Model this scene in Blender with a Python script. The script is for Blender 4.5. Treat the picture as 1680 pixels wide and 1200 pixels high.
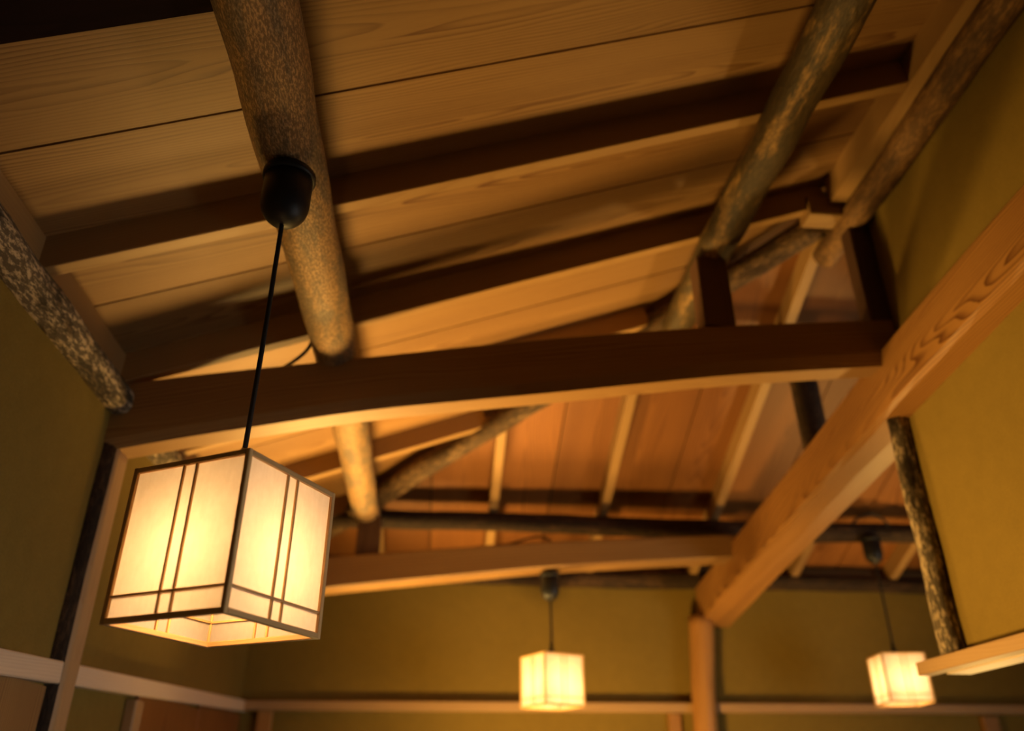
import bpy, math, random
from mathutils import Vector, Matrix
random.seed(11)
for o in list(bpy.data.objects): bpy.data.objects.remove(o, do_unlink=True)
scene = bpy.context.scene
COL = scene.collection
H = 1.45                     # eye height: all coordinates below are relative to the eye, floor at z = -H
R = math.radians

# ------------------------------------------------------------------ camera
PITCH, YAW, FPX = 28.05, 5.116, 1340.9
cd = bpy.data.cameras.new('camera'); cam = bpy.data.objects.new('camera', cd); COL.objects.link(cam)
cam.location = (0, 0, H)
cam.rotation_euler = (R(90 + PITCH), 0, R(-YAW))
cd.sensor_width = 36.0; cd.lens = 36.0 * FPX / 1680.0
cd.clip_start = 0.02; cd.clip_end = 60
cd.dof.use_dof = True; cd.dof.focus_distance = 1.36; cd.dof.aperture_fstop = 1.9
scene.camera = cam

# ------------------------------------------------------------------ world and exposure
w = bpy.data.worlds.new('world'); scene.world = w; w.use_nodes = True
bg = w.node_tree.nodes['Background']; bg.inputs[0].default_value = (0.64, 0.64, 0.62, 1); bg.inputs[1].default_value = 6.0
scene.view_settings.view_transform = 'Standard'; scene.view_settings.look = 'None'
scene.view_settings.exposure = 0.0; scene.view_settings.gamma = 1.0
scene.view_settings.use_curve_mapping = False

# warm spot up-lights added unseen below the picture to light the room: lamp x, y, z, aim point, watts, radius, colour, cone
WARM = (1.0, 0.58, 0.15)
ADDED_UPLIGHTS = [
    (-0.35, 3.72, 0.00, (0.40, 2.8, 1.3), 160, 0.14, WARM, 120, 'added black spot up-light on a floor stand in the back left corner'),
    (-0.15, 3.05, -0.55, (-0.02, 2.50, 1.3), 360, 0.24, WARM, 80, 'added black spot up-light on a floor stand in the middle of the room'),
    (0.45, 3.00, -0.55, (0.85, 4.1, 0.55), 145, 0.10, WARM, 120, 'added black spot up-light on a floor stand turned towards the back wall'),
    (-0.55, 2.35, -0.38, (1.37, 1.72, 0.55), 330, 0.10, WARM, 42, 'added black spot up-light on a floor stand turned towards the right partition wall'),
    (2.30, 3.40, -0.30, (2.0, 2.8, 1.3), 90, 0.10, WARM, 125, 'added black spot up-light on a floor stand in the next room'),
]
BULB = 56.0

# ------------------------------------------------------------------ materials
def nodes(name):
    m = bpy.data.materials.new(name); m.use_nodes = True
    nt = m.node_tree; nt.nodes.clear()
    out = nt.nodes.new('ShaderNodeOutputMaterial')
    def N(t, **kw):
        n = nt.nodes.new(t)
        for k, v in kw.items(): setattr(n, k, v)
        return n
    return m, nt, out, N
def math_n(N, nt, op, a, b=None, c=None):
    n = N('ShaderNodeMath', operation=op)
    for i, v in enumerate((a, b, c)):
        if v is None: continue
        if isinstance(v, (int, float)): n.inputs[i].default_value = v
        else: nt.links.new(v, n.inputs[i])
    return n.outputs[0]
def ramp(N, nt, fac, stops, interp='LINEAR'):
    n = N('ShaderNodeValToRGB'); n.color_ramp.interpolation = interp
    els = n.color_ramp.elements
    while len(els) < len(stops): els.new(0.5)
    for e, (p, c) in zip(els, stops):
        e.position = p; e.color = (c[0], c[1], c[2], 1) if not isinstance(c, (int, float)) else (c, c, c, 1)
    nt.links.new(fac, n.inputs[0]); return n.outputs[0]
def scaled(N, nt, vec, s):
    n = N('ShaderNodeVectorMath', operation='MULTIPLY'); nt.links.new(vec, n.inputs[0]); n.inputs[1].default_value = s
    return n.outputs[0]
def noise(N, nt, vec, scale=1.0, detail=3.0, rough=0.55):
    n = N('ShaderNodeTexNoise'); n.inputs['Scale'].default_value = scale
    n.inputs['Detail'].default_value = detail; n.inputs['Roughness'].default_value = rough
    nt.links.new(vec, n.inputs['Vector']); return n.outputs[0]
def mixc(N, nt, fac, a, b, blend='MIX'):
    n = N('ShaderNodeMix', data_type='RGBA', blend_type=blend)
    for i, v in ((0, fac), (6, a), (7, b)):
        if isinstance(v, (int, float)): n.inputs[i].default_value = v
        elif isinstance(v, tuple): n.inputs[i].default_value = (*v, 1)
        else: nt.links.new(v, n.inputs[i])
    return n.outputs[2]
def finish(nt, out, N, col, rough, bump_h=None, bump=0.2, dist=0.002, spec=0.3):
    b = N('ShaderNodeBsdfPrincipled'); nt.links.new(col, b.inputs['Base Color'])
    if isinstance(rough, (int, float)): b.inputs['Roughness'].default_value = rough
    else: nt.links.new(rough, b.inputs['Roughness'])
    b.inputs['Specular IOR Level'].default_value = spec
    if bump_h is not None:
        bp = N('ShaderNodeBump'); bp.inputs['Strength'].default_value = bump; bp.inputs['Distance'].default_value = dist
        nt.links.new(bump_h, bp.inputs['Height']); nt.links.new(bp.outputs[0], b.inputs['Normal'])
    nt.links.new(b.outputs[0], out.inputs[0])

def wood(name, light, dark, freq=85.0, contrast=1.0, rough=0.5, vary=0.18, spec=0.3):
    m, nt, out, N = nodes(name)
    g = N('ShaderNodeAttribute', attribute_name='grain').outputs['Vector']
    n1 = noise(N, nt, scaled(N, nt, g, (0.9, 7, 7)), 1.0, 2.0)
    sep = N('ShaderNodeSeparateXYZ'); nt.links.new(g, sep.inputs[0])
    wob = math_n(N, nt, 'MULTIPLY', math_n(N, nt, 'SUBTRACT', n1, 0.5), 0.075)
    v = math_n(N, nt, 'ADD', sep.outputs[1], wob); w_ = math_n(N, nt, 'ADD', sep.outputs[2], wob)
    r = math_n(N, nt, 'SQRT', math_n(N, nt, 'ADD', math_n(N, nt, 'MULTIPLY', v, v), math_n(N, nt, 'MULTIPLY', w_, w_)))
    n2 = noise(N, nt, scaled(N, nt, g, (3, 30, 30)), 1.0, 2.0)
    ph = math_n(N, nt, 'ADD', math_n(N, nt, 'MULTIPLY', r, freq), math_n(N, nt, 'MULTIPLY', n2, 0.9))
    fr = math_n(N, nt, 'FRACT', ph)
    ring = ramp(N, nt, fr, [(0.0, 0.0), (0.45, 0.12), (0.82, 0.75), (0.90, 1.0), (1.0, 0.0)])
    fib = noise(N, nt, scaled(N, nt, g, (6, 420, 420)), 1.0, 3.0)
    big = noise(N, nt, scaled(N, nt, g, (0.7, 4, 4)), 1.0, 2.0)
    amp = ramp(N, nt, noise(N, nt, scaled(N, nt, g, (0.8, 14, 14)), 1.0, 2.0), [(0.35, 0.35), (0.65, 1.0)])
    f = math_n(N, nt, 'MULTIPLY', math_n(N, nt, 'MULTIPLY', ring, amp), 0.72 * contrast)
    f = math_n(N, nt, 'ADD', f, math_n(N, nt, 'MULTIPLY', math_n(N, nt, 'SUBTRACT', fib, 0.5), 0.35))
    f = math_n(N, nt, 'ADD', f, math_n(N, nt, 'MULTIPLY', math_n(N, nt, 'SUBTRACT', big, 0.45), 0.55))
    col = ramp(N, nt, f, [(0.0, light), (0.8, dark)])
    rnd = N('ShaderNodeObjectInfo').outputs['Random']
    hs = N('ShaderNodeHueSaturation'); nt.links.new(col, hs.inputs['Color'])
    nt.links.new(math_n(N, nt, 'MULTIPLY_ADD', rnd, vary * 2, 1.0 - vary), hs.inputs['Value'])
    finish(nt, out, N, hs.outputs[0], rough, math_n(N, nt, 'ADD', fib, math_n(N, nt, 'MULTIPLY', ring, -0.6)), 0.16, 0.0012, spec=spec)
    return m

def bark(name, pale, mid, dark, pale_amt=0.5, fleck=0.5, scale=1.0, rough=0.75, bump=0.5, fine=1.0):
    m, nt, out, N = nodes(name)
    g = N('ShaderNodeAttribute', attribute_name='grain').outputs['Vector']
    a = noise(N, nt, scaled(N, nt, g, (5 * scale, 16 * scale, 16 * scale)), 1.0, 4.0, 0.6)
    b = noise(N, nt, scaled(N, nt, g, (42 * scale * fine, 130 * scale * fine, 130 * scale * fine)), 1.0, 4.0, 0.7)
    c = noise(N, nt, scaled(N, nt, g, (16 * scale, 60 * scale, 60 * scale)), 1.0, 3.0, 0.6)
    patch = math_n(N, nt, 'ADD', math_n(N, nt, 'MULTIPLY', a, 0.75), math_n(N, nt, 'MULTIPLY', c, 0.35))
    p = ramp(N, nt, patch, [(0.66 - 0.3 * pale_amt, 0.0), (0.76 - 0.3 * pale_amt, 1.0)])
    col = mixc(N, nt, p, mid, pale)
    spk = ramp(N, nt, b, [(0.50 - 0.10 * (1 - fleck), 1.0), (0.60, 0.0)])
    dk = math_n(N, nt, 'MULTIPLY', spk, 0.85 * fleck + 0.1)
    col = mixc(N, nt, dk, col, dark)
    finish(nt, out, N, col, rough, math_n(N, nt, 'ADD', b, math_n(N, nt, 'MULTIPLY', a, 1.5)), bump, 0.006)
    return m

def plain(name, col, rough=0.5, metal=0.0, nscale=40.0, amt=0.12):
    m, nt, out, N = nodes(name)
    tc = N('ShaderNodeTexCoord').outputs['Object']
    n = noise(N, nt, tc, nscale, 3.0)
    c = mixc(N, nt, ramp(N, nt, n, [(0.3, 0.0), (0.7, 1.0)]), tuple(x * (1 - amt) for x in col), tuple(min(1, x * (1 + amt)) for x in col))
    finish(nt, out, N, c, rough, n, 0.05, 0.001)
    nt.nodes['Principled BSDF'].inputs['Metallic'].default_value = metal
    return m

def plaster(name, col):
    m, nt, out, N = nodes(name)
    tc = N('ShaderNodeTexCoord').outputs['Object']
    big = noise(N, nt, tc, 1.6, 3.0); fine = noise(N, nt, tc, 170.0, 3.0, 0.7); mid = noise(N, nt, tc, 22.0, 3.0)
    f = math_n(N, nt, 'ADD', math_n(N, nt, 'MULTIPLY', big, 0.35), math_n(N, nt, 'ADD', math_n(N, nt, 'MULTIPLY', fine, 0.45), math_n(N, nt, 'MULTIPLY', mid, 0.2)))
    c = ramp(N, nt, f, [(0.3, tuple(x * 0.80 for x in col)), (0.7, tuple(x * 1.18 for x in col))])
    finish(nt, out, N, c, 0.9, fine, 0.25, 0.002, spec=0.1)
    return m

def emission(name, col, s):
    m, nt, out, N = nodes(name); e = N('ShaderNodeEmission'); e.inputs[0].default_value = (*col, 1); e.inputs[1].default_value = s
    nt.links.new(e.outputs[0], out.inputs[0]); return m
def paper_mat():
    m, nt, out, N = nodes('washi_paper')
    tc = N('ShaderNodeTexCoord').outputs['Object']
    n = noise(N, nt, tc, 55.0, 4.0, 0.65); n2 = noise(N, nt, scaled(N, nt, tc, (1, 1, 0.25)), 160.0, 2.0)
    c = ramp(N, nt, math_n(N, nt, 'ADD', math_n(N, nt, 'MULTIPLY', n, 0.6), math_n(N, nt, 'MULTIPLY', n2, 0.4)), [(0.3, (0.70, 0.66, 0.58)), (0.7, (0.80, 0.76, 0.69))])
    t = N('ShaderNodeBsdfTranslucent'); d = N('ShaderNodeBsdfDiffuse');     x = N('ShaderNodeMixShader'); x.inputs[0].default_value = 0.48
    for n_ in (t, d): nt.links.new(c, n_.inputs[0])
    nt.links.new(t.outputs[0], x.inputs[1]); nt.links.new(d.outputs[0], x.inputs[2]); nt.links.new(x.outputs[0], out.inputs[0])
    return m

M = dict(
    board=wood('cedar_board', (0.27, 0.15, 0.055), (0.115, 0.045, 0.012), 120, 1.15, 0.5),
    hipboard=wood('red_cedar_board', (0.23, 0.090, 0.022), (0.10, 0.030, 0.006), 120, 1.1, 0.5),
    rafter=wood('cedar_rafter', (0.28, 0.165, 0.062), (0.18, 0.082, 0.026), 150, 0.6),
    beam=wood('planed_beam', (0.27, 0.15, 0.055), (0.13, 0.052, 0.015), 110, 0.9, 0.45),
    diag=wood('flame_grain_beam', (0.30, 0.145, 0.04), (0.10, 0.035, 0.008), 120, 1.25, 0.42),
    darkwood=wood('dark_stained_wood', (0.10, 0.05, 0.03), (0.045, 0.02, 0.012), 90, 0.8),
    shadewood=wood('shade_painted_wood', (0.014, 0.006, 0.006), (0.008, 0.0035, 0.0035), 90, 0.8, 0.8, spec=0.05),  # shade on the nearest rafter, put into a near-black wood colour
    post=wood('polished_post', (0.36, 0.18, 0.055), (0.22, 0.09, 0.022), 90, 0.5, 0.35),
    lintel=wood('pale_lintel', (0.60, 0.47, 0.32), (0.44, 0.31, 0.19), 150, 0.6),
    planed=wood('planed_face', (0.42, 0.26, 0.12), (0.30, 0.16, 0.06), 120, 0.6),
    kumiko=wood('lamp_frame_wood', (0.66, 0.40, 0.16), (0.46, 0.25, 0.09), 260, 0.7, 0.45),
    log=bark('peeled_log', (0.50, 0.30, 0.13), (0.27, 0.19, 0.11), (0.024, 0.016, 0.010), 0.60, 0.68, 1.0, 0.55, 0.35, fine=2.5),
    moss=bark('mossy_log', (0.30, 0.17, 0.05), (0.075, 0.047, 0.016), (0.02, 0.014, 0.006), 0.30, 0.5, 1.0, 0.6, 0.5),
    pale=bark('pale_bark_log', (0.48, 0.36, 0.22), (0.10, 0.065, 0.032), (0.014, 0.010, 0.006), 0.62, 0.85, 0.9, 0.8, 0.8),
    ridge=bark('brown_bark_log', (0.24, 0.125, 0.042), (0.12, 0.06, 0.02), (0.03, 0.016, 0.008), 0.55, 0.5, 0.9, 0.75, 0.5),
    hipbark=bark('rough_brown_bark', (0.24, 0.14, 0.06), (0.10, 0.055, 0.022), (0.018, 0.011, 0.006), 0.5, 0.75, 0.9, 0.8, 0.8),
    darkbark=bark('dark_bark_log', (0.10, 0.05, 0.02), (0.045, 0.024, 0.010), (0.012, 0.007, 0.004), 0.45, 0.7, 1.0, 0.8, 0.7),
    plaster=plaster('sand_plaster', (0.20, 0.133, 0.028)),
    black=plain('black_plastic', (0.012, 0.012, 0.013), 0.45),
    cable=plain('black_cable', (0.014, 0.013, 0.012), 0.6),
    chrome=plain('chrome', (0.75, 0.74, 0.70), 0.2, 1.0),
    tatami=plain('tatami', (0.14, 0.10, 0.05), 0.8, 0.0, 90.0, 0.2),
    sheath=plain('dark_sheathing', (0.03, 0.018, 0.01), 0.9),
    paper=paper_mat(),
    bulb=emission('bulb_glow', (1.0, 0.55, 0.21), BULB),
)

# ------------------------------------------------------------------ object helpers
WORLD = {}
def tag(o, label=None, cat=None, group=None, kind=None):
    if label: o['label'] = label
    if cat: o['category'] = cat
    if group: o['group'] = group
    if kind: o['kind'] = kind
    return o
def place(o, origin, parent=None):
    origin = Vector(origin); COL.objects.link(o); WORLD[o.name] = origin
    if parent is not None:
        o.parent = parent; o.location = origin - WORLD[parent.name]
    else:
        o.location = origin + Vector((0, 0, H))
    return o
def empty(name, origin):
    o = bpy.data.objects.new(name, None); o.empty_display_size = 0.05
    return place(o, origin)
def mesh(name, verts, faces, mats, parent=None, grain=None, smooth=False, fm=None, origin=None):
    verts = [Vector(v) for v in verts]
    if origin is None:
        lo = Vector([min(v[i] for v in verts) for i in range(3)]); hi = Vector([max(v[i] for v in verts) for i in range(3)])
        origin = Vector(((lo.x + hi.x) / 2, (lo.y + hi.y) / 2, lo.z))
    origin = Vector(origin)
    me = bpy.data.meshes.new(name)
    me.from_pydata([tuple(v - origin) for v in verts], [], faces)
    for mm in (mats if isinstance(mats, (list, tuple)) else [mats]): me.materials.append(M[mm] if isinstance(mm, str) else mm)
    if grain is not None:
        at = me.attributes.new('grain', 'FLOAT_VECTOR', 'POINT')
        for i, gv in enumerate(grain): at.data[i].vector = gv
    if fm:
        for i, k in enumerate(fm): me.polygons[i].material_index = k
    for p in me.polygons: p.use_smooth = smooth
    me.validate(); me.update()
    import bmesh
    bm = bmesh.new(); bm.from_mesh(me); bmesh.ops.recalc_face_normals(bm, faces=bm.faces); bm.to_mesh(me); bm.free()
    o = bpy.data.objects.new(name, me)
    return place(o, origin, parent)
def loft(name, rings, mat, parent=None, smooth=False, e1=None, e2=None, pith=None, tilt=None, vtilt=None, fm_fn=None, cap=True):
    """rings: list of equally long point lists; grain = (length, across, depth) measured from the first ring"""
    rings = [[Vector(p) for p in r] for r in rings]; n = len(rings[0])
    cen = [sum(r, Vector()) / n for r in rings]
    ax = (cen[-1] - cen[0]).normalized()
    if e2 is None: e2 = Vector((0, 0, 1)) if abs(ax.z) < 0.9 else Vector((0, 1, 0))
    e1 = ax.cross(e2).normalized(); e2 = e1.cross(ax).normalized()
    if pith is None: pith = (random.uniform(-0.05, 0.05), random.choice((-1, 1)) * random.uniform(0.03, 0.10))
    if tilt is None: tilt = random.uniform(0.012, 0.035) * random.choice((-1, 1))
    if vtilt is None: vtilt = 0.3 * tilt
    u0 = random.uniform(0, 40)
    vs, gr, fs, fm = [], [], [], []
    L = 0.0
    for i, r in enumerate(rings):
        if i: L += (cen[i] - cen[i - 1]).length
        for p in r:
            d = p - cen[i]
            vs.append(p); gr.append((u0 + L + d.dot(ax), d.dot(e1) + pith[0] + vtilt * L, d.dot(e2) + pith[1] + tilt * L))
    for i in range(len(rings) - 1):
        for j in range(n):
            a, b = i * n + j, i * n + (j + 1) % n
            fs.append((a, b, b + n, a + n)); fm.append(fm_fn(i, j) if fm_fn else 0)
    if cap:
        fs.append(tuple(range(n))); fs.append(tuple((len(rings) - 1) * n + j for j in range(n))); fm += [0, 0]
    return mesh(name, vs, fs, mat, parent, gr, smooth, fm)
def bar(name, a, b, wd, ht, mat, parent=None, up=(0, 0, 1), ch=0.004, **kw):
    """chamfered straight timber from a to b (centre line)"""
    a, b, up = Vector(a), Vector(b), Vector(up)
    d = (b - a).normalized(); s = d.cross(up).normalized(); t = s.cross(d).normalized()
    x, y = wd / 2, ht / 2; c = min(ch, x * 0.6, y * 0.6)
    sec = [(-x + c, -y), (x - c, -y), (x, -y + c), (x, y - c), (x - c, y), (-x + c, y), (-x, y - c), (-x, -y + c)]
    return loft(name, [[p + s * q[0] + t * q[1] for q in sec] for p in (a, b)], mat, parent, **kw)
def box(name, x0, x1, y0, y1, z0, z1, mat, parent=None, long=None, **kw):
    dims = (x1 - x0, y1 - y0, z1 - z0); l = long if long is not None else dims.index(max(dims))
    c = Vector(((x0 + x1) / 2, (y0 + y1) / 2, (z0 + z1) / 2)); d = Vector((0, 0, 0)); d[l] = dims[l] / 2
    if l == 2: up, wd, ht = (0, 1, 0), dims[0], dims[1]
    elif l == 1: up, wd, ht = (0, 0, 1), dims[0], dims[2]
    else: up, wd, ht = (0, 0, 1), dims[1], dims[2]
    return bar(name, c - d, c + d, wd, ht, mat, parent, up, **kw)
def log(name, pts, rad, mat, parent=None, n=22, step=0.05, rough=0.05, knots=0.03, seed=0, clip=None, fm_fn=None):
    """round natural timber through pts (list of xyz) with radii rad; clip = fn(point)->point flattens a face"""
    rng = random.Random(seed); pts = [Vector(p) for p in pts]
    seg = [(pts[i + 1] - pts[i]).length for i in range(len(pts) - 1)]; T = sum(seg); m = max(3, int(T / step))
    ph = [rng.uniform(0, 6.28) for _ in range(12)]
    rings = []
    for k in range(m + 1):
        s = T * k / m; i = 0; q = s
        while i < len(seg) - 1 and q > seg[i]: q -= seg[i]; i += 1
        f = min(1.0, q / seg[i]); P = pts[i].lerp(pts[i + 1], f); r = rad[i] * (1 - f) + rad[i + 1] * f
        d = (pts[i + 1] - pts[i]).normalized(); up = Vector((0, 0, 1)) if abs(d.z) < 0.9 else Vector((0, 1, 0))
        s1 = d.cross(up).normalized(); t1 = s1.cross(d).normalized()
        P = P + s1 * r * 0.10 * math.sin(s * 2.3 + ph[0]) + t1 * r * 0.08 * math.sin(s * 3.1 + ph[1])
        ring = []
        for j in range(n):
            a = 6.28318 * j / n
            rr = r * (1 + rough * (0.5 * math.sin(2 * a + s * 3 + ph[2]) + 0.35 * math.sin(3 * a - s * 7 + ph[3]) + 0.3 * math.sin(5 * a + s * 13 + ph[4])) + knots * math.sin(s * 19 + ph[5]) * math.sin(a + ph[6] + s * 2) + rng.uniform(-.012, .012) * (rough / 0.05))
            p = P + s1 * rr * math.cos(a) + t1 * rr * math.sin(a)
            ring.append(clip(p) if clip else p)
        rings.append(ring)
    o = loft(name, rings, mat, parent, smooth=True, pith=(0, 0), tilt=0.0, fm_fn=fm_fn)
    for p in o.data.polygons[-2:]: p.use_smooth = False
    return o
def lathe(name, prof, centre, mat, parent=None, n=32, smooth=True):
    cx, cy, cz = centre; vs, fs = [], []
    for r, z in prof:
        for j in range(n):
            a = 6.28318 * j / n; vs.append((cx + r * math.cos(a), cy + r * math.sin(a), cz + z))
    for i in range(len(prof) - 1):
        for j in range(n):
            a, b = i * n + j, i * n + (j + 1) % n; fs.append((a, b, b + n, a + n))
    fs.append(tuple(range(n))); fs.append(tuple((len(prof) - 1) * n + j for j in range(n)))
    return mesh(name, vs, fs, mat, parent, None, smooth)
def tube(name, pts, r, mat, parent=None, n=8, sub=6):
    P = [Vector(p) for p in pts]; out = []
    for i in range(len(P) - 1):
        p0, p1, p2, p3 = P[max(i - 1, 0)], P[i], P[i + 1], P[min(i + 2, len(P) - 1)]
        for k in range(sub):
            t = k / sub; out.append(0.5 * ((2 * p1) + (p2 - p0) * t + (2 * p0 - 5 * p1 + 4 * p2 - p3) * t * t + (3 * p1 - p0 - 3 * p2 + p3) * t ** 3))
    out.append(P[-1]); rings = []
    prev = None
    for i, p in enumerate(out):
        d = (out[min(i + 1, len(out) - 1)] - out[max(i - 1, 0)]).normalized()
        if prev is None: s = d.orthogonal().normalized()
        else: s = (prev - d * prev.dot(d)).normalized()
        prev = s; t = d.cross(s)
        rings.append([p + (s * math.cos(6.28318 * j / n) + t * math.sin(6.28318 * j / n)) * r for j in range(n)])
    vs = [v for rg in rings for v in rg]; fs = []
    for i in range(len(rings) - 1):
        for j in range(n):
            a, b = i * n + j, i * n + (j + 1) % n; fs.append((a, b, b + n, a + n))
    fs.append(tuple(range(n))); fs.append(tuple((len(rings) - 1) * n + j for j in range(n)))
    return mesh(name, vs, fs, mat, parent, None, True)

# ------------------------------------------------------------------ key dimensions (metres, from the eye)
XL, X1, X2, XR = -0.864, -0.325, 0.840, 1.318      # wall plate, log purlins, ridge
K = 0.3586                                          # slope of the side roof
YA, YB = 2.10, 4.10                                 # end of the ridge, back wall
ZR0 = 1.3125                                        # underside of the rafters at x = 0
def zl(x): return ZR0 + K * x                       # underside of left rafters
ZRIDGE = zl(XR)
KH = (ZRIDGE - zl(XL)) / (YB - YA)
def zh(y): return ZRIDGE - KH * (y - YA)            # underside of back (hip) rafters
def zr(x): return ZRIDGE - K * (x - XR)
RH, RW = 0.085, 0.036                               # rafter depth and width
XRP = 2 * XR - XL                                   # right wall plate
YF = -2.4                                           # front wall

# ------------------------------------------------------------------ shell
def struct(o, label=None, cat='structure'):
    o['kind'] = 'structure'; o['category'] = cat
    if label: o['label'] = label
    return o
struct(box('floor', XL - 0.15, XRP + 0.15, YF - 0.1, YB + 0.25, -H - 0.08, -H, 'tatami', ch=0.001), 'straw coloured tatami floor below the picture', 'floor')
wl = struct(empty('wall_left', (XL, 1.0, -H)), 'olive sand plaster wall under the pale bark log on the left', 'wall')
box('plaster', XL - 0.12, XL - 0.012, YF, YB + 0.1, -H, 0.93, 'plaster', wl, ch=0.001)
wb = struct(empty('wall_back', (1.0, YB, -H)), 'ochre sand plaster end wall behind the two small lamps', 'wall')
box('plaster', XL - 0.12, XRP + 0.12, YB + 0.015, YB + 0.12, -H, 0.99, 'plaster', wb, ch=0.001)
wr = struct(empty('wall_right', (1.4, 0.5, 0.33)), 'ochre plaster partition wall above and below the big diagonal beam', 'wall')
box('plaster', 1.365, 1.425, YF, 2.095, 0.32, ZRIDGE + 0.02, 'plaster', wr, ch=0.001)
wq = struct(empty('wall_far_right', (XRP, 1.0, -H)), 'plaster wall of the next room, hidden on the far right, with a low window', 'wall')
WY0, WY1, WZ0, WZ1 = -0.6, 2.0, -1.25, 0.25
for (a, b, c, d) in [(YF, WY0, -H, 1.1), (WY1, YB + 0.1, -H, 1.1), (WY0, WY1, -H, WZ0), (WY0, WY1, WZ1, 1.1)]:
    box('plaster', XRP + 0.012, XRP + 0.12, a, b, c, d, 'plaster', wq, ch=0.001)
wn = struct(empty('window_1', (XRP + 0.06, 0.7, WZ0)), 'low wood framed window of the next room that lets daylight in', 'window')
for y in (WY0 + .02, (WY0 + WY1) / 2, WY1 - .02): box('frame', XRP + 0.03, XRP + 0.07, y - .02, y + .02, WZ0, WZ1, 'lintel', wn, long=2)
for z in (WZ0 + .02, WZ1 - .02): box('frame', XRP + 0.03, XRP + 0.07, WY0, WY1, z - .02, z + .02, 'lintel', wn, long=1)
pd = bpy.data.lights.new('daylight_portal', 'AREA'); pd.shape = 'RECTANGLE'; pd.size = WY1 - WY0; pd.size_y = WZ1 - WZ0; pd.cycles.is_portal = True
po = bpy.data.objects.new('daylight_portal', pd); place(po, (XRP + 0.11, (WY0 + WY1) / 2, (WZ0 + WZ1) / 2), wn)
po.rotation_euler = Vector((-1, 0, 0)).to_track_quat('-Z', 'Z').to_euler()
wf = struct(box('wall_front', XL - 0.12, XRP + 0.12, YF - 0.1, YF, -H, 1.95, 'darkwood', ch=0.001), 'dark board wall behind the viewer', 'wall')

# ---- ceilings: each board is a part
def poly_board(name, poly, zf, th, mat, parent, along):
    """poly: list of (x, y); zf(x, y): underside height; along: grain direction axis 0 or 1"""
    n = len(poly); u0 = random.uniform(0, 40); pv = random.uniform(-0.03, 0.03); pw = random.uniform(0.025, 0.055); tl = random.choice((1, -1)) * random.uniform(0.02, 0.042)
    cx = sum(p[1 - along] for p in poly) / n; l0 = min(p[along] for p in poly)
    vs, gr = [], []
    for dz in (0, th):
        for (x, y) in poly:
            vs.append((x, y, zf(x, y) + dz)); q = (x, y); u = q[along] - l0
            gr.append((u0 + u * 1.07, q[1 - along] - cx + pv + 0.3 * tl * u, dz + pw + tl * u))
    fs = [tuple(range(n)), tuple(range(n, 2 * n))] + [(i, (i + 1) % n, n + (i + 1) % n, n + i) for i in range(n)]
    return mesh(name, vs, fs, mat, parent, gr)
def hip_x(y): return XR - (y - YA) * (XR - XL) / (YB - YA)      # x of the left hip line at depth y
def hip_y(x): return YA + (XR - x) * (YB - YA) / (XR - XL)
GAP = 0.0030
XE = XL - 0.13
cl = struct(empty('ceiling_left', (0.2, 1.5, zl(XL))), 'sloping ceiling of wide cedar boards rising from the left wall', 'ceiling')
edges = [-2.4, -2.13, -1.86, -1.6, -1.33, -1.07, -0.8, -0.53, -0.26, 0.01, 0.28, 0.55, 0.80, 0.99, 1.265, 1.54, 1.806, 2.068, 2.365, 2.59, 2.86, 3.12, 3.39, 3.65, 3.92, 4.2]
for a, b in zip(edges[:-1], edges[1:]):
    ya, yb = a + GAP, b - GAP
    xa, xb = min(XR, hip_x(ya)), min(XR, hip_x(yb))
    if ya < YA < yb: poly = [(XE, ya), (XR, ya), (XR, YA), (xb, yb), (XE, yb)]
    else: poly = [(XE, ya), (max(xa, XE + .01), ya), (max(xb, XE + .005), yb), (XE, yb)]
    poly_board('board', poly, lambda x, y: zl(x) + RH, 0.012, 'board', cl, 0)
poly_board('sheathing', [(XE, YF), (XR, YF), (XR, YA), (XE, hip_y(XE))], lambda x, y: zl(x) + RH + 0.0125, 0.02, 'sheath', cl, 0)
cb = struct(empty('ceiling_back', (1.3, 3.2, zh(YB))), 'reddish board ceiling of the hip slope above the back wall', 'ceiling')
xs = [-1.0, -0.82, -0.555, -0.29, -0.05, 0.235, 0.507, 0.775, 1.065, 1.32, 1.60, 1.82, 2.08, 2.35, 2.62, 2.88, 3.14, 3.40, 3.65]
for a, b in zip(xs[:-1], xs[1:]):
    xa, xb = a + GAP, b - GAP
    def top(x): return hip_y(x) if x <= XR else YA + (x - XR) * (YB - YA) / (XR - XL)
    ya, yb = min(top(xa), YB + .18), min(top(xb), YB + .18); ye = YB + 0.2
    if xa < XR < xb: poly = [(xa, ya), (XR, YA), (xb, yb), (xb, ye), (xa, ye)]
    else: poly = [(xa, ya), (xb, yb), (xb, ye), (xa, ye)]
    poly_board('board', poly, lambda x, y: zh(y) + RH, 0.012, 'hipboard', cb, 1)
poly_board('sheathing', [(XR, YA), (XRP + 0.13, YB + .12), (XRP + 0.13, YB + .3), (XE, YB + .3), (XE, YB + .12)], lambda x, y: zh(y) + RH + 0.0125, 0.02, 'sheath', cb, 1)
cr = struct(empty('ceiling_right', (2.4, 1.5, zl(XL))), 'sloping board ceiling of the next room beyond the partition', 'ceiling')
for i in range(24):
    ya, yb = YF + i * 0.265 + GAP, YF + (i + 1) * 0.265 - GAP
    lim = lambda y: max(XR, XR + (y - YA) * (XR - XL) / (YB - YA))
    if lim(yb) > XRP + 0.12: break
    if ya < YA < yb: poly = [(XRP + .13, ya), (XRP + .13, yb), (lim(yb), yb), (XR, YA), (XR, ya)]
    else: poly = [(XRP + .13, ya), (XRP + .13, yb), (lim(yb), yb), (lim(ya), ya)]
    poly_board('board', poly, lambda x, y: zr(x) + RH, 0.012, 'hipboard', cr, 0)
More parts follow.
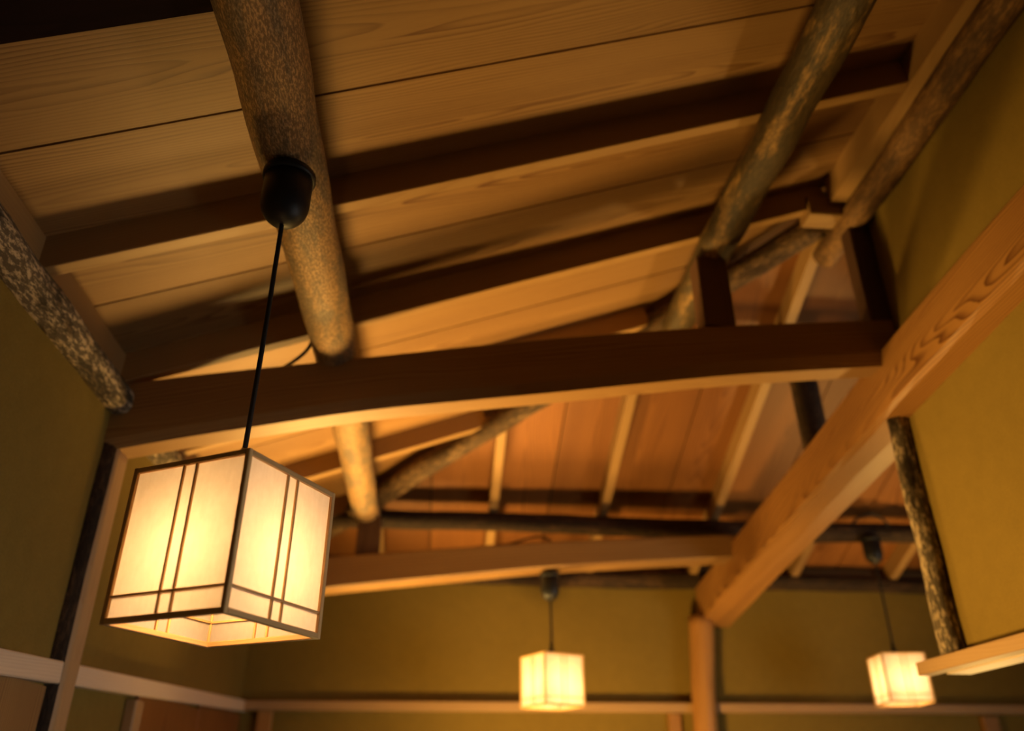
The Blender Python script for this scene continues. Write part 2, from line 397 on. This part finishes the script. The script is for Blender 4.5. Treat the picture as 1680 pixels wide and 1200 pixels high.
poly_board('sheathing', [(XR, YF), (XRP + .13, YF), (XRP + .13, YB + .12), (XR, YA)], lambda x, y: zr(x) + RH + 0.0125, 0.02, 'sheath', cr, 0)

# ------------------------------------------------------------------ rafters
RL = {1.555: 'cedar rafter of the left slope just behind the black canopy of the large lamp',
      2.085: 'cedar rafter of the left slope ending at the small block under the ridge end',
      2.612: 'cedar rafter of the left slope hidden for the most part behind the front cross beam',
      3.14: 'cedar rafter of the left slope meeting the hip log beside the rear log end',
      3.67: 'last short cedar rafter of the left slope in the back corner',
      0.42: 'cedar rafter of the left slope over the viewer, above the picture'}
def rafter(yb, wd=RW, ht=RH, mat='rafter', label=None, zoff=0.0):
    yc = yb - wd / 2; x1 = 1.238 if yb < YA + 0.02 else hip_x(yb) - 0.02
    a = Vector((XE + 0.02, yc, zl(XE + 0.02) + ht / 2 + zoff)); b = Vector((x1, yc, zl(x1) + ht / 2 + zoff))
    o = bar('rafter', a, b, wd, ht, mat, ch=0.002)
    return tag(o, label, 'rafter', 'rafters of the left slope')
for yb, lab in RL.items(): rafter(yb, label=lab)
rafter(0.958, 0.15, RH + 0.012, 'shadewood', 'wide rafter coloured dark for shade at the top left edge of the picture', -0.012)
for xj, lab in [(-0.29, 'short jack rafter of the back slope behind the rear end of the bright log'), (0.24, 'jack rafter of the back slope nearest the hip log'), (0.755, 'jack rafter in the middle of the bay between hip log and big diagonal beam'),
                (1.29, 'long jack rafter running down from the ridge end beside the dark bark strut'), (1.82, 'jack rafter of the back slope seen right of the big diagonal beam'), (2.35, 'jack rafter of the back slope behind the right small lamp cord'), (2.88, 'hidden jack rafter of the back slope in the next room')]:
    y0 = (hip_y(xj) if xj < XR else YA + (xj - XR) * (YB - YA) / (XR - XL)) + 0.03
    if xj == 1.29: y0 = YA + 0.04
    o = bar('jack_rafter', (xj, y0, zh(y0) + RH / 2), (xj, YB + 0.1, zh(YB + 0.1) + RH / 2), 0.04, RH, 'rafter', ch=0.002)
    tag(o, lab, 'rafter', 'jack rafters of the back slope')
# blocking boards above the wall plate and along the ridge: parts of the left ceiling
ys = [YF, 0.42, 0.958, 1.555, 2.085, 2.612, 3.14, 3.67, 4.05]
for a, b in zip(ys[:-1], ys[1:]):
    box('blocking_board', XL - 0.03, XL - 0.014, a, b - RW, zl(XL) - 0.085, zl(XL) + RH - 0.008, 'rafter', cl, ch=0.001)
box('blocking_board', XE, XRP + .12, YB + 0.05, YB + 0.07, 0.97, zh(YB + 0.05) + RH + 0.012, 'rafter', cb, ch=0.001)
box('blocking_board', XRP + 0.05, XRP + 0.07, YF, YB + .1, 0.97, zr(XRP + 0.06) + RH + 0.012, 'rafter', cr, ch=0.001)
poly_board('ridge_board', [(1.235, YF), (1.36, YF), (1.36, 2.03), (1.235, 2.03)], lambda x, y: zl(1.235) - 0.012, RH + 0.012, 'rafter', cl, 1)

# ------------------------------------------------------------------ round logs
lg = log('log_wall_plate', [(XL, YF, 0.945), (XL, 1.3, 0.94), (XL, 2.6, 0.945), (XL, YB, 0.95)], [0.050, 0.044, 0.042, 0.042], 'pale', seed=3, rough=0.10, knots=0.06)
tag(lg, 'thin pale bark log lying on top of the left plaster wall', 'log')
lg = log('log_purlin', [(X1, YF, 1.126), (X1, 0.9, 1.130), (X1, 2.1, 1.134), (X1, 3.62, 1.138)], [0.078, 0.068, 0.062, 0.058], 'log', seed=5, rough=0.03, n=28)
tag(lg, 'thick speckled log purlin that carries the large lamp', 'log')
lg = log('log_purlin', [(X2 - 0.035, YF, 1.545), (X2 - 0.01, 0.7, 1.548), (X2, 1.5, 1.551), (X2, 2.2, 1.55), (X2, 2.66, 1.55)], [0.066, 0.062, 0.059, 0.056, 0.05], 'moss', seed=8, rough=0.06, knots=0.05, n=26)
tag(lg, 'dark mossy log purlin at the upper right resting on a short dark strut', 'log')
lg = log('ridge_log', [(1.315, YF, 1.715), (1.315, 1.0, 1.715), (1.315, 2.27, 1.705)], [0.050, 0.048, 0.046], 'ridge', seed=12, rough=0.06)
tag(lg, 'ridge log running along the top of the right partition wall', 'log')
lg = log('hip_log', [(XL + 0.02, YB - 0.02, zl(XL) - 0.0), (0.2, hip_y(0.2), zl(0.2) + 0.0), (XR - 0.06, YA + 0.055, zl(XR - 0.06) - 0.01)], [0.05, 0.045, 0.045], 'hipbark', seed=15, rough=0.08, knots=0.06)
tag(lg, 'mottled bark hip log slanting up from the back left corner to the ridge end', 'log')
lg = log('hip_log', [(XRP - 0.02, YB - 0.02, zl(XL)), (2.4, YA + (2.4 - XR) * (YB - YA) / (XR - XL), zr(2.4)), (XR + 0.06, YA + 0.055, zl(XR - 0.06) - 0.01)], [0.05, 0.045, 0.045], 'darkbark', seed=16, rough=0.08)
tag(lg, 'hip log of the next room falling away behind the right partition', 'log')
lg = log('cross_log', [(-0.80, 3.68, 1.145), (0.2, 3.67, 1.135), (1.3, 3.66, 1.128), (2.4, 3.66, 1.13), (3.35, 3.68, 1.14)], [0.040, 0.044, 0.047, 0.045, 0.04], 'darkbark', seed=20, rough=0.05)
tag(lg, 'dark bark log running level across the back slope, carrying the right small lamp', 'log')
lg = log('cross_log', [(0.80, 2.66, 1.505), (1.84, 2.66, 1.505)], [0.045, 0.045], 'darkbark', seed=21)
tag(lg, 'short upper cross log hidden behind the front cross beam', 'log')
lg = log('back_wall_plate', [(XL, YB, 0.985), (1.3, YB - 0.01, 0.99), (XRP, YB, 0.985)], [0.038, 0.042, 0.04], 'darkbark', seed=23, rough=0.08)
tag(lg, 'thin dark log lying along the top of the back wall', 'log')

# ------------------------------------------------------------------ beams
def curve(tab, t):
    for (a, *va), (b, *vb) in zip(tab[:-1], tab[1:]):
        if t <= b: break
    f = (t - a) / (b - a); return [p + (q - p) * f for p, q in zip(va, vb)]
def smooth_tab(tab, n):
    t0, t1 = tab[0][0], tab[-1][0]; ts = [t0 + (t1 - t0) * i / n for i in range(n + 1)]
    raw = [curve(tab, t) for t in ts]; out = []
    for i in range(n + 1):
        lo, hi = max(0, i - 2), min(n, i + 2); kk = min(i - lo, hi - i); s = raw[i - kk:i + kk + 1]
        out.append([ts[i]] + [sum(c) / len(s) for c in zip(*s)])
    return out
tab = smooth_tab([(-0.885, 0.985, 0.822, 0.795), (-0.70, 1.023, 0.869, 0.841), (-0.22, 1.104, 0.973, 0.943), (0.285, 1.191, 1.046, 1.016), (0.83, 1.263, 1.136, 1.100), (1.31, 1.308, 1.192, 1.152), (1.36, 1.312, 1.197, 1.157)], 40)
rings = []
for x, zt, za, zb in tab:
    rings.append([(x, 2.043, zt - 0.006), (x, 2.040, za), (x, 2.056, zb), (x, 2.128, zb), (x, 2.140, zb + 0.012), (x, 2.140, zt - 0.006), (x, 2.134, zt), (x, 2.049, zt)])
o = loft('cross_beam', rings, 'beam', tilt=0.01, pith=(0.02, 0.09))
tag(o, 'long cambered front cross beam from the left wall to the big diagonal beam', 'beam')
tab = smooth_tab([(-0.885, 0.865, 0.725), (-0.41, 0.923, 0.790), (0.475, 1.007, 0.893), (1.155, 1.051, 0.945), (1.33, 1.058, 0.955)], 36)
rings = [[(x, 3.503, zt - 0.006), (x, 3.50, zb + 0.006), (x, 3.506, zb), (x, 3.624, zb), (x, 3.630, zb + 0.006), (x, 3.630, zt - 0.006), (x, 3.624, zt), (x, 3.509, zt)] for x, zt, zb in tab]
o = loft('cross_beam', rings, 'beam', tilt=0.012, pith=(0.0, -0.08))
tag(o, 'rear cross beam carrying the middle small lamp', 'beam')
tab = smooth_tab([(-0.6, 1.285, 1.13), (0.6, 1.275, 1.11), (1.37, 1.252, 1.085), (2.03, 1.205, 1.017), (2.62, 1.126, 0.948), (3.4, 1.035, 0.862), (4.09, 0.955, 0.770)], 60)
rings = []
for i, (y, zt, zb) in enumerate(tab):
    wv = 0.004 * math.sin(y * 9) + 0.003 * math.sin(y * 17 + 1)
    zt -= 0.0; x0, x1 = 1.296, 1.452
    rings.append([(x0, y, zb + 0.012), (x0 + 0.014 + wv, y, zb), (1.372 + wv, y, zb - 0.012), (x1, y, zb - 0.008), (x1 + 0.006, y, zb + 0.03), (x1, y, zt), (x0 + 0.01, y, zt + 0.004), (x0 + 0.002, y, zt - 0.006)])
o = loft('diagonal_beam', rings, 'diag', tilt=0.006, vtilt=0.058, pith=(-0.01, 0.02))
tag(o, 'big flame grained beam running diagonally down to the back wall under the partition', 'beam')
tag(box('ridge_block', 1.165, 1.318, 2.034, 2.112, 1.700, 1.772, 'rafter', long=0), 'small squared block under the ridge end at the top of the dark post', 'block')

# ------------------------------------------------------------------ struts and posts
tag(box('strut', 0.765, 0.862, 2.045, 2.125, 1.262, 1.512, 'darkwood', long=2), 'short dark squared strut under the mossy log on the front cross beam', 'strut')
tag(box('strut', 1.292, 1.364, 2.046, 2.108, 1.298, 1.675, 'darkwood', long=2), 'tall thin dark strut at the end of the partition wall up to the ridge', 'strut')
tag(box('strut', -0.360, -0.262, 3.515, 3.605, 0.925, 1.10, 'darkwood', long=2), 'short dark strut under the rear end of the speckled log on the rear beam', 'strut')
lg = log('bark_strut', [(1.375, 2.70, 1.09), (1.365, 2.70, 1.49)], [0.047, 0.050], 'darkbark', seed=30, rough=0.07)
tag(lg, 'dark bark log strut standing on the diagonal beam below the front cross beam', 'strut')
lg = log('bark_post', [(-0.876, 2.098, -H), (-0.872, 2.098, 0.83)], [0.053, 0.050], ['darkbark', 'planed'], seed=33, rough=0.07, n=28,
         clip=lambda p: Vector((min(p.x, -0.839), p.y, p.z)), fm_fn=lambda i, j: 1 if 10 <= j <= 17 else 0)
tag(lg, 'dark bark post with one pale planed face standing against the left wall', 'post')
lg = log('bark_post', [(1.347, 2.118, 0.325), (1.346, 2.118, 1.02)], [0.030, 0.030], 'pale', seed=36, rough=0.12, knots=0.08)
tag(lg, 'thin rough bark post on the right at the end of the lower plaster wall', 'post')
lg = log('round_post', [(1.262, 4.045, -H), (1.270, 4.045, 0.3), (1.300, 4.05, 0.80)], [0.058, 0.057, 0.062], 'post', seed=38, rough=0.03)
tag(lg, 'smooth orange round post at the back wall under the end of the diagonal beam', 'post')

# ------------------------------------------------------------------ lintels, jambs
o = bar('trim_1', (XL - 0.003, 0.0, 0.135), (XL - 0.003, 4.11, 0.381), 0.042, 0.048, 'lintel', ch=0.003)
struct(o, 'pale wood rail running along the left wall towards the back corner', 'rail')
o = bar('trim_2', (XL, 4.092, 0.381), (XRP, 4.092, 0.395), 0.06, 0.042, 'planed', up=(0, 0, 1), ch=0.003)
struct(o, 'thin wood rail along the back wall behind the small lamps', 'rail')
t3 = struct(empty('trim_3', (1.36, 1.0, 0.30)), 'pale grooved lintel at the lower right under the partition wall', 'lintel')
box('rail', 1.302, 1.345, YF, 2.235, 0.298, 0.332, 'planed', t3, ch=0.002)
box('rail', 1.362, 1.430, YF, 2.20, 0.298, 0.332, 'lintel', t3, ch=0.002)
box('groove', 1.345, 1.362, YF, 2.21, 0.312, 0.332, 'darkwood', t3, ch=0.001)
for i, (x0, x1, lab) in enumerate([(-0.79, -0.725, 'wood jamb below the back rail near the left corner'), (1.105, 1.165, 'orange wood jamb below the back rail left of the round post'), (2.66, 2.74, 'wood jamb below the back rail at the far right')]):
    struct(box('trim_%d' % (4 + i), x0, x1, 4.085, 4.118, -H, 0.362, 'post', long=2), lab, 'jamb')
struct(box('trim_7', XL - 0.012, XL + 0.02, 2.60, 2.67, -H, 0.255, 'planed', long=2), 'pale jamb under the left rail behind the bark post', 'jamb')
dr = struct(empty('door_1', (XL, 1.0, -H)), 'dark amber wood sliding panel below the left rail beside the bark post', 'door')
for a, b in [(0.55, 1.06), (1.065, 1.55), (1.555, 2.035)]: box('panel', XL - 0.012, XL + 0.002, a, b, -H, 0.118 + 0.0599 * (a + b) / 2, 'board', dr, long=2, ch=0.002)
dr = struct(empty('door_2', (XL, 3.4, -H)), 'brown wood sliding panel below the left rail near the back corner', 'door')
for a, b in [(2.67, 3.36), (3.365, 4.08)]: box('panel', XL - 0.012, XL + 0.002, a, b, -H, 0.118 + 0.0599 * (a + b) / 2, 'hipboard', dr, long=2, ch=0.002)

# ------------------------------------------------------------------ pendant lamps
def quad(name, a, b, c, d, mat, parent): return mesh(name, [a, b, c, d], [(0, 1, 2, 3)], mat, parent)
def pendant(x, y, zc, zt, h, wd, th, label, rc=0.045, hc=0.128, cord=0.0042, detail=True):
    """zc top of the canopy, zt top of the shade, th angle of the near corner"""
    root = empty('pendant_lamp', (x, y, zt - h)); tag(root, label, 'lamp', 'paper cube pendant lamps')
    prof = [(rc * 0.80, 0), (rc, -0.004), (rc, -hc * 0.60)]
    for k in range(1, 8):
        a = k / 8 * 1.5708; prof.append((rc * math.cos(a) * 1.0 + 0.0, -hc * 0.60 - hc * 0.40 * math.sin(a)))
    prof.append((0.006, -hc))
    can = lathe('canopy', prof, (x, y, zc), 'black', root)
    lathe('canopy_ring', [(rc * 1.0, 0), (rc * 1.10, -0.002), (rc * 1.10, -0.013), (rc * 1.0, -0.015)], (x, y, zc - 0.008), 'black', can)
    tube('cord', [(x, y, zc - hc + 0.005), (x + 0.0015, y, (zc - hc + zt) / 2), (x, y, zt + 0.01)], cord, 'cable', root, 10)
    lathe('fitting', [(cord * 1.1, 0.060), (cord * 1.5, 0.056), (cord * 1.6, 0.034), (cord * 2.5, 0.030), (cord * 2.7, 0.016), (cord * 2.0, 0.014), (cord * 2.0, 0.003), (cord * 4.4, 0.0)], (x, y, zt - 0.004), 'chrome' if detail else 'black', root, 20)
    lathe('socket', [(0.014, 0.0), (0.018, -0.004), (0.018, -0.045), (0.012, -0.05)], (x, y, zt - 0.004), 'black', root, 20)
    zb = zt - h * 0.60
    lathe('bulb', [(0.011, 0.042), (0.013, 0.034), (0.022, 0.022), (0.028, 0.008), (0.030, -0.006), (0.027, -0.018), (0.017, -0.028), (0.004, -0.031)], (x, y, zb), 'bulb', root, 20)
    c = [Vector((x + wd / 2 ** .5 * math.cos(th + k * 1.5708), y + wd / 2 ** .5 * math.sin(th + k * 1.5708), 0)) for k in range(4)]
    fw = wd * 0.038; Z = Vector((0, 0, 1))
    for k in range(4):
        a, b = c[k], c[(k + 1) % 4]; d = (b - a).normalized(); nrm = Vector((d.y, -d.x, 0))
        ctr = Vector((x, y, 0)); nrm = nrm if nrm.dot((a + b) / 2 - ctr) > 0 else -nrm
        inn = (ctr - a).normalized() * fw * 0.70
        bar('corner_post', a + inn + Z * (zt - h), a + inn + Z * zt, fw, fw, 'kumiko', root, up=nrm, ch=0.001)
        A, B = a - nrm * fw / 2, b - nrm * fw / 2
        bar('top_rail', A + d * fw + Z * (zt - fw * .5), B - d * fw + Z * (zt - fw * .5), fw, fw, 'kumiko', root, ch=0.001)
        bar('bottom_rail', A + d * fw + Z * (zt - h + fw * .5), B - d * fw + Z * (zt - h + fw * .5), fw, fw, 'kumiko', root, ch=0.001)
        q = -nrm * fw * 0.62
        pa = quad('paper', a + d * fw * .6 + q + Z * (zt - h + fw * .4), b - d * fw * .6 + q + Z * (zt - h + fw * .4), b - d * fw * .6 + q + Z * (zt - fw * .4), a + d * fw * .6 + q + Z * (zt - fw * .4), 'paper', root)
        kw = fw * 0.40; q2 = -nrm * fw * 0.62
        for f in (0.445, 0.555):
            p = a.lerp(b, f) + q2; bar('lattice_bar', p + Z * (zt - h + fw), p + Z * (zt - fw), kw, fw * 0.85, 'kumiko', root, up=nrm, ch=0.0003)
        bar('lattice_bar', a + d * fw + q2 + Z * (zt - h + h * .165), b - d * fw + q2 + Z * (zt - h + h * .165), fw * 0.85, kw, 'kumiko', root, ch=0.0003)
    # bulb bracket across the top
    for s in (1,):
        m1, m2 = (c[0] + c[1]) / 2, (c[2] + c[3]) / 2; d = (m2 - m1).normalized()
        bar('bracket', m1 + d * fw + Z * (zt - fw * .4), m2 - d * fw + Z * (zt - fw * .4), fw * 1.6, fw * .8, 'kumiko', root, ch=0.0005)
    return root
pendant(-0.315, 1.240, 1.064, 0.438, 0.226, 0.213, -1.273, 'large paper cube lamp in sharp focus hanging from the speckled log at the left')
pendant(0.485, 3.56, 0.885, 0.534, 0.200, 0.192, -1.918, 'small paper cube lamp hanging from the rear cross beam in the middle', 0.040, 0.125, 0.005, False)
pendant(2.02, 3.62, 1.100, 0.566, 0.200, 0.186, -2.493, 'small paper cube lamp at the far right partly behind the lintel', 0.042, 0.13, 0.005, False)

# ------------------------------------------------------------------ cables
tag(tube('cable', [(-0.372, 2.00, 1.165), (-0.385, 2.03, 1.12), (-0.425, 2.06, 1.09), (-0.48, 2.08, 1.066), (-0.58, 2.09, 1.05), (-0.70, 2.09, 1.03)], 0.005, 'cable'), 'black cable curving from the speckled log onto the front cross beam', 'cable')
tag(tube('cable', [(0.16, 3.55, 0.985), (0.30, 3.54, 0.998), (0.38, 3.53, 1.022), (0.44, 3.52, 1.030), (0.48, 3.51, 1.012), (0.485, 3.515, 1.0)], 0.005, 'cable'), 'black cable arching over the rear cross beam above the middle lamp', 'cable')
tag(tube('cable', [(1.95, 3.63, 1.165), (2.0, 3.61, 1.20), (2.06, 3.605, 1.205), (2.11, 3.61, 1.17), (2.12, 3.62, 1.15)], 0.006, 'cable'), 'small loop of cable over the dark cross log above the right small lamp', 'cable')

# ------------------------------------------------------------------ added spot up-lights on floor stands (unseen, below the picture)
for i, (x, y, z, aim, pw, rad, c, cone, lab) in enumerate(ADDED_UPLIGHTS):
    r = empty('added_uplight', (x, y, -H)); tag(r, lab, 'lamp', 'added spot up-lights')
    lathe('added_uplight_base', [(0.10, 0), (0.10, 0.012), (0.02, 0.018), (0.012, 0.03)], (x, y, -H), 'black', r, 24)
    tube('added_uplight_stand', [(x, y, -H + 0.02), (x, y, z - 0.10)], 0.010, 'black', r)
    lathe('added_uplight_housing', [(0.02, -0.12), (0.05, -0.10), (0.065, -0.06), (0.065, -0.055), (0.02, -0.06)], (x, y, z), 'black', r, 24)
    ld = bpy.data.lights.new('spot', 'SPOT'); ld.energy = pw; ld.color = c; ld.shadow_soft_size = rad; ld.spot_size = R(cone); ld.spot_blend = 1.0
    lo = bpy.data.objects.new('spot', ld); place(lo, (x, y, z), r)
    lo.rotation_euler = (Vector(aim) - Vector((x, y, z))).to_track_quat('-Z', 'Y').to_euler()
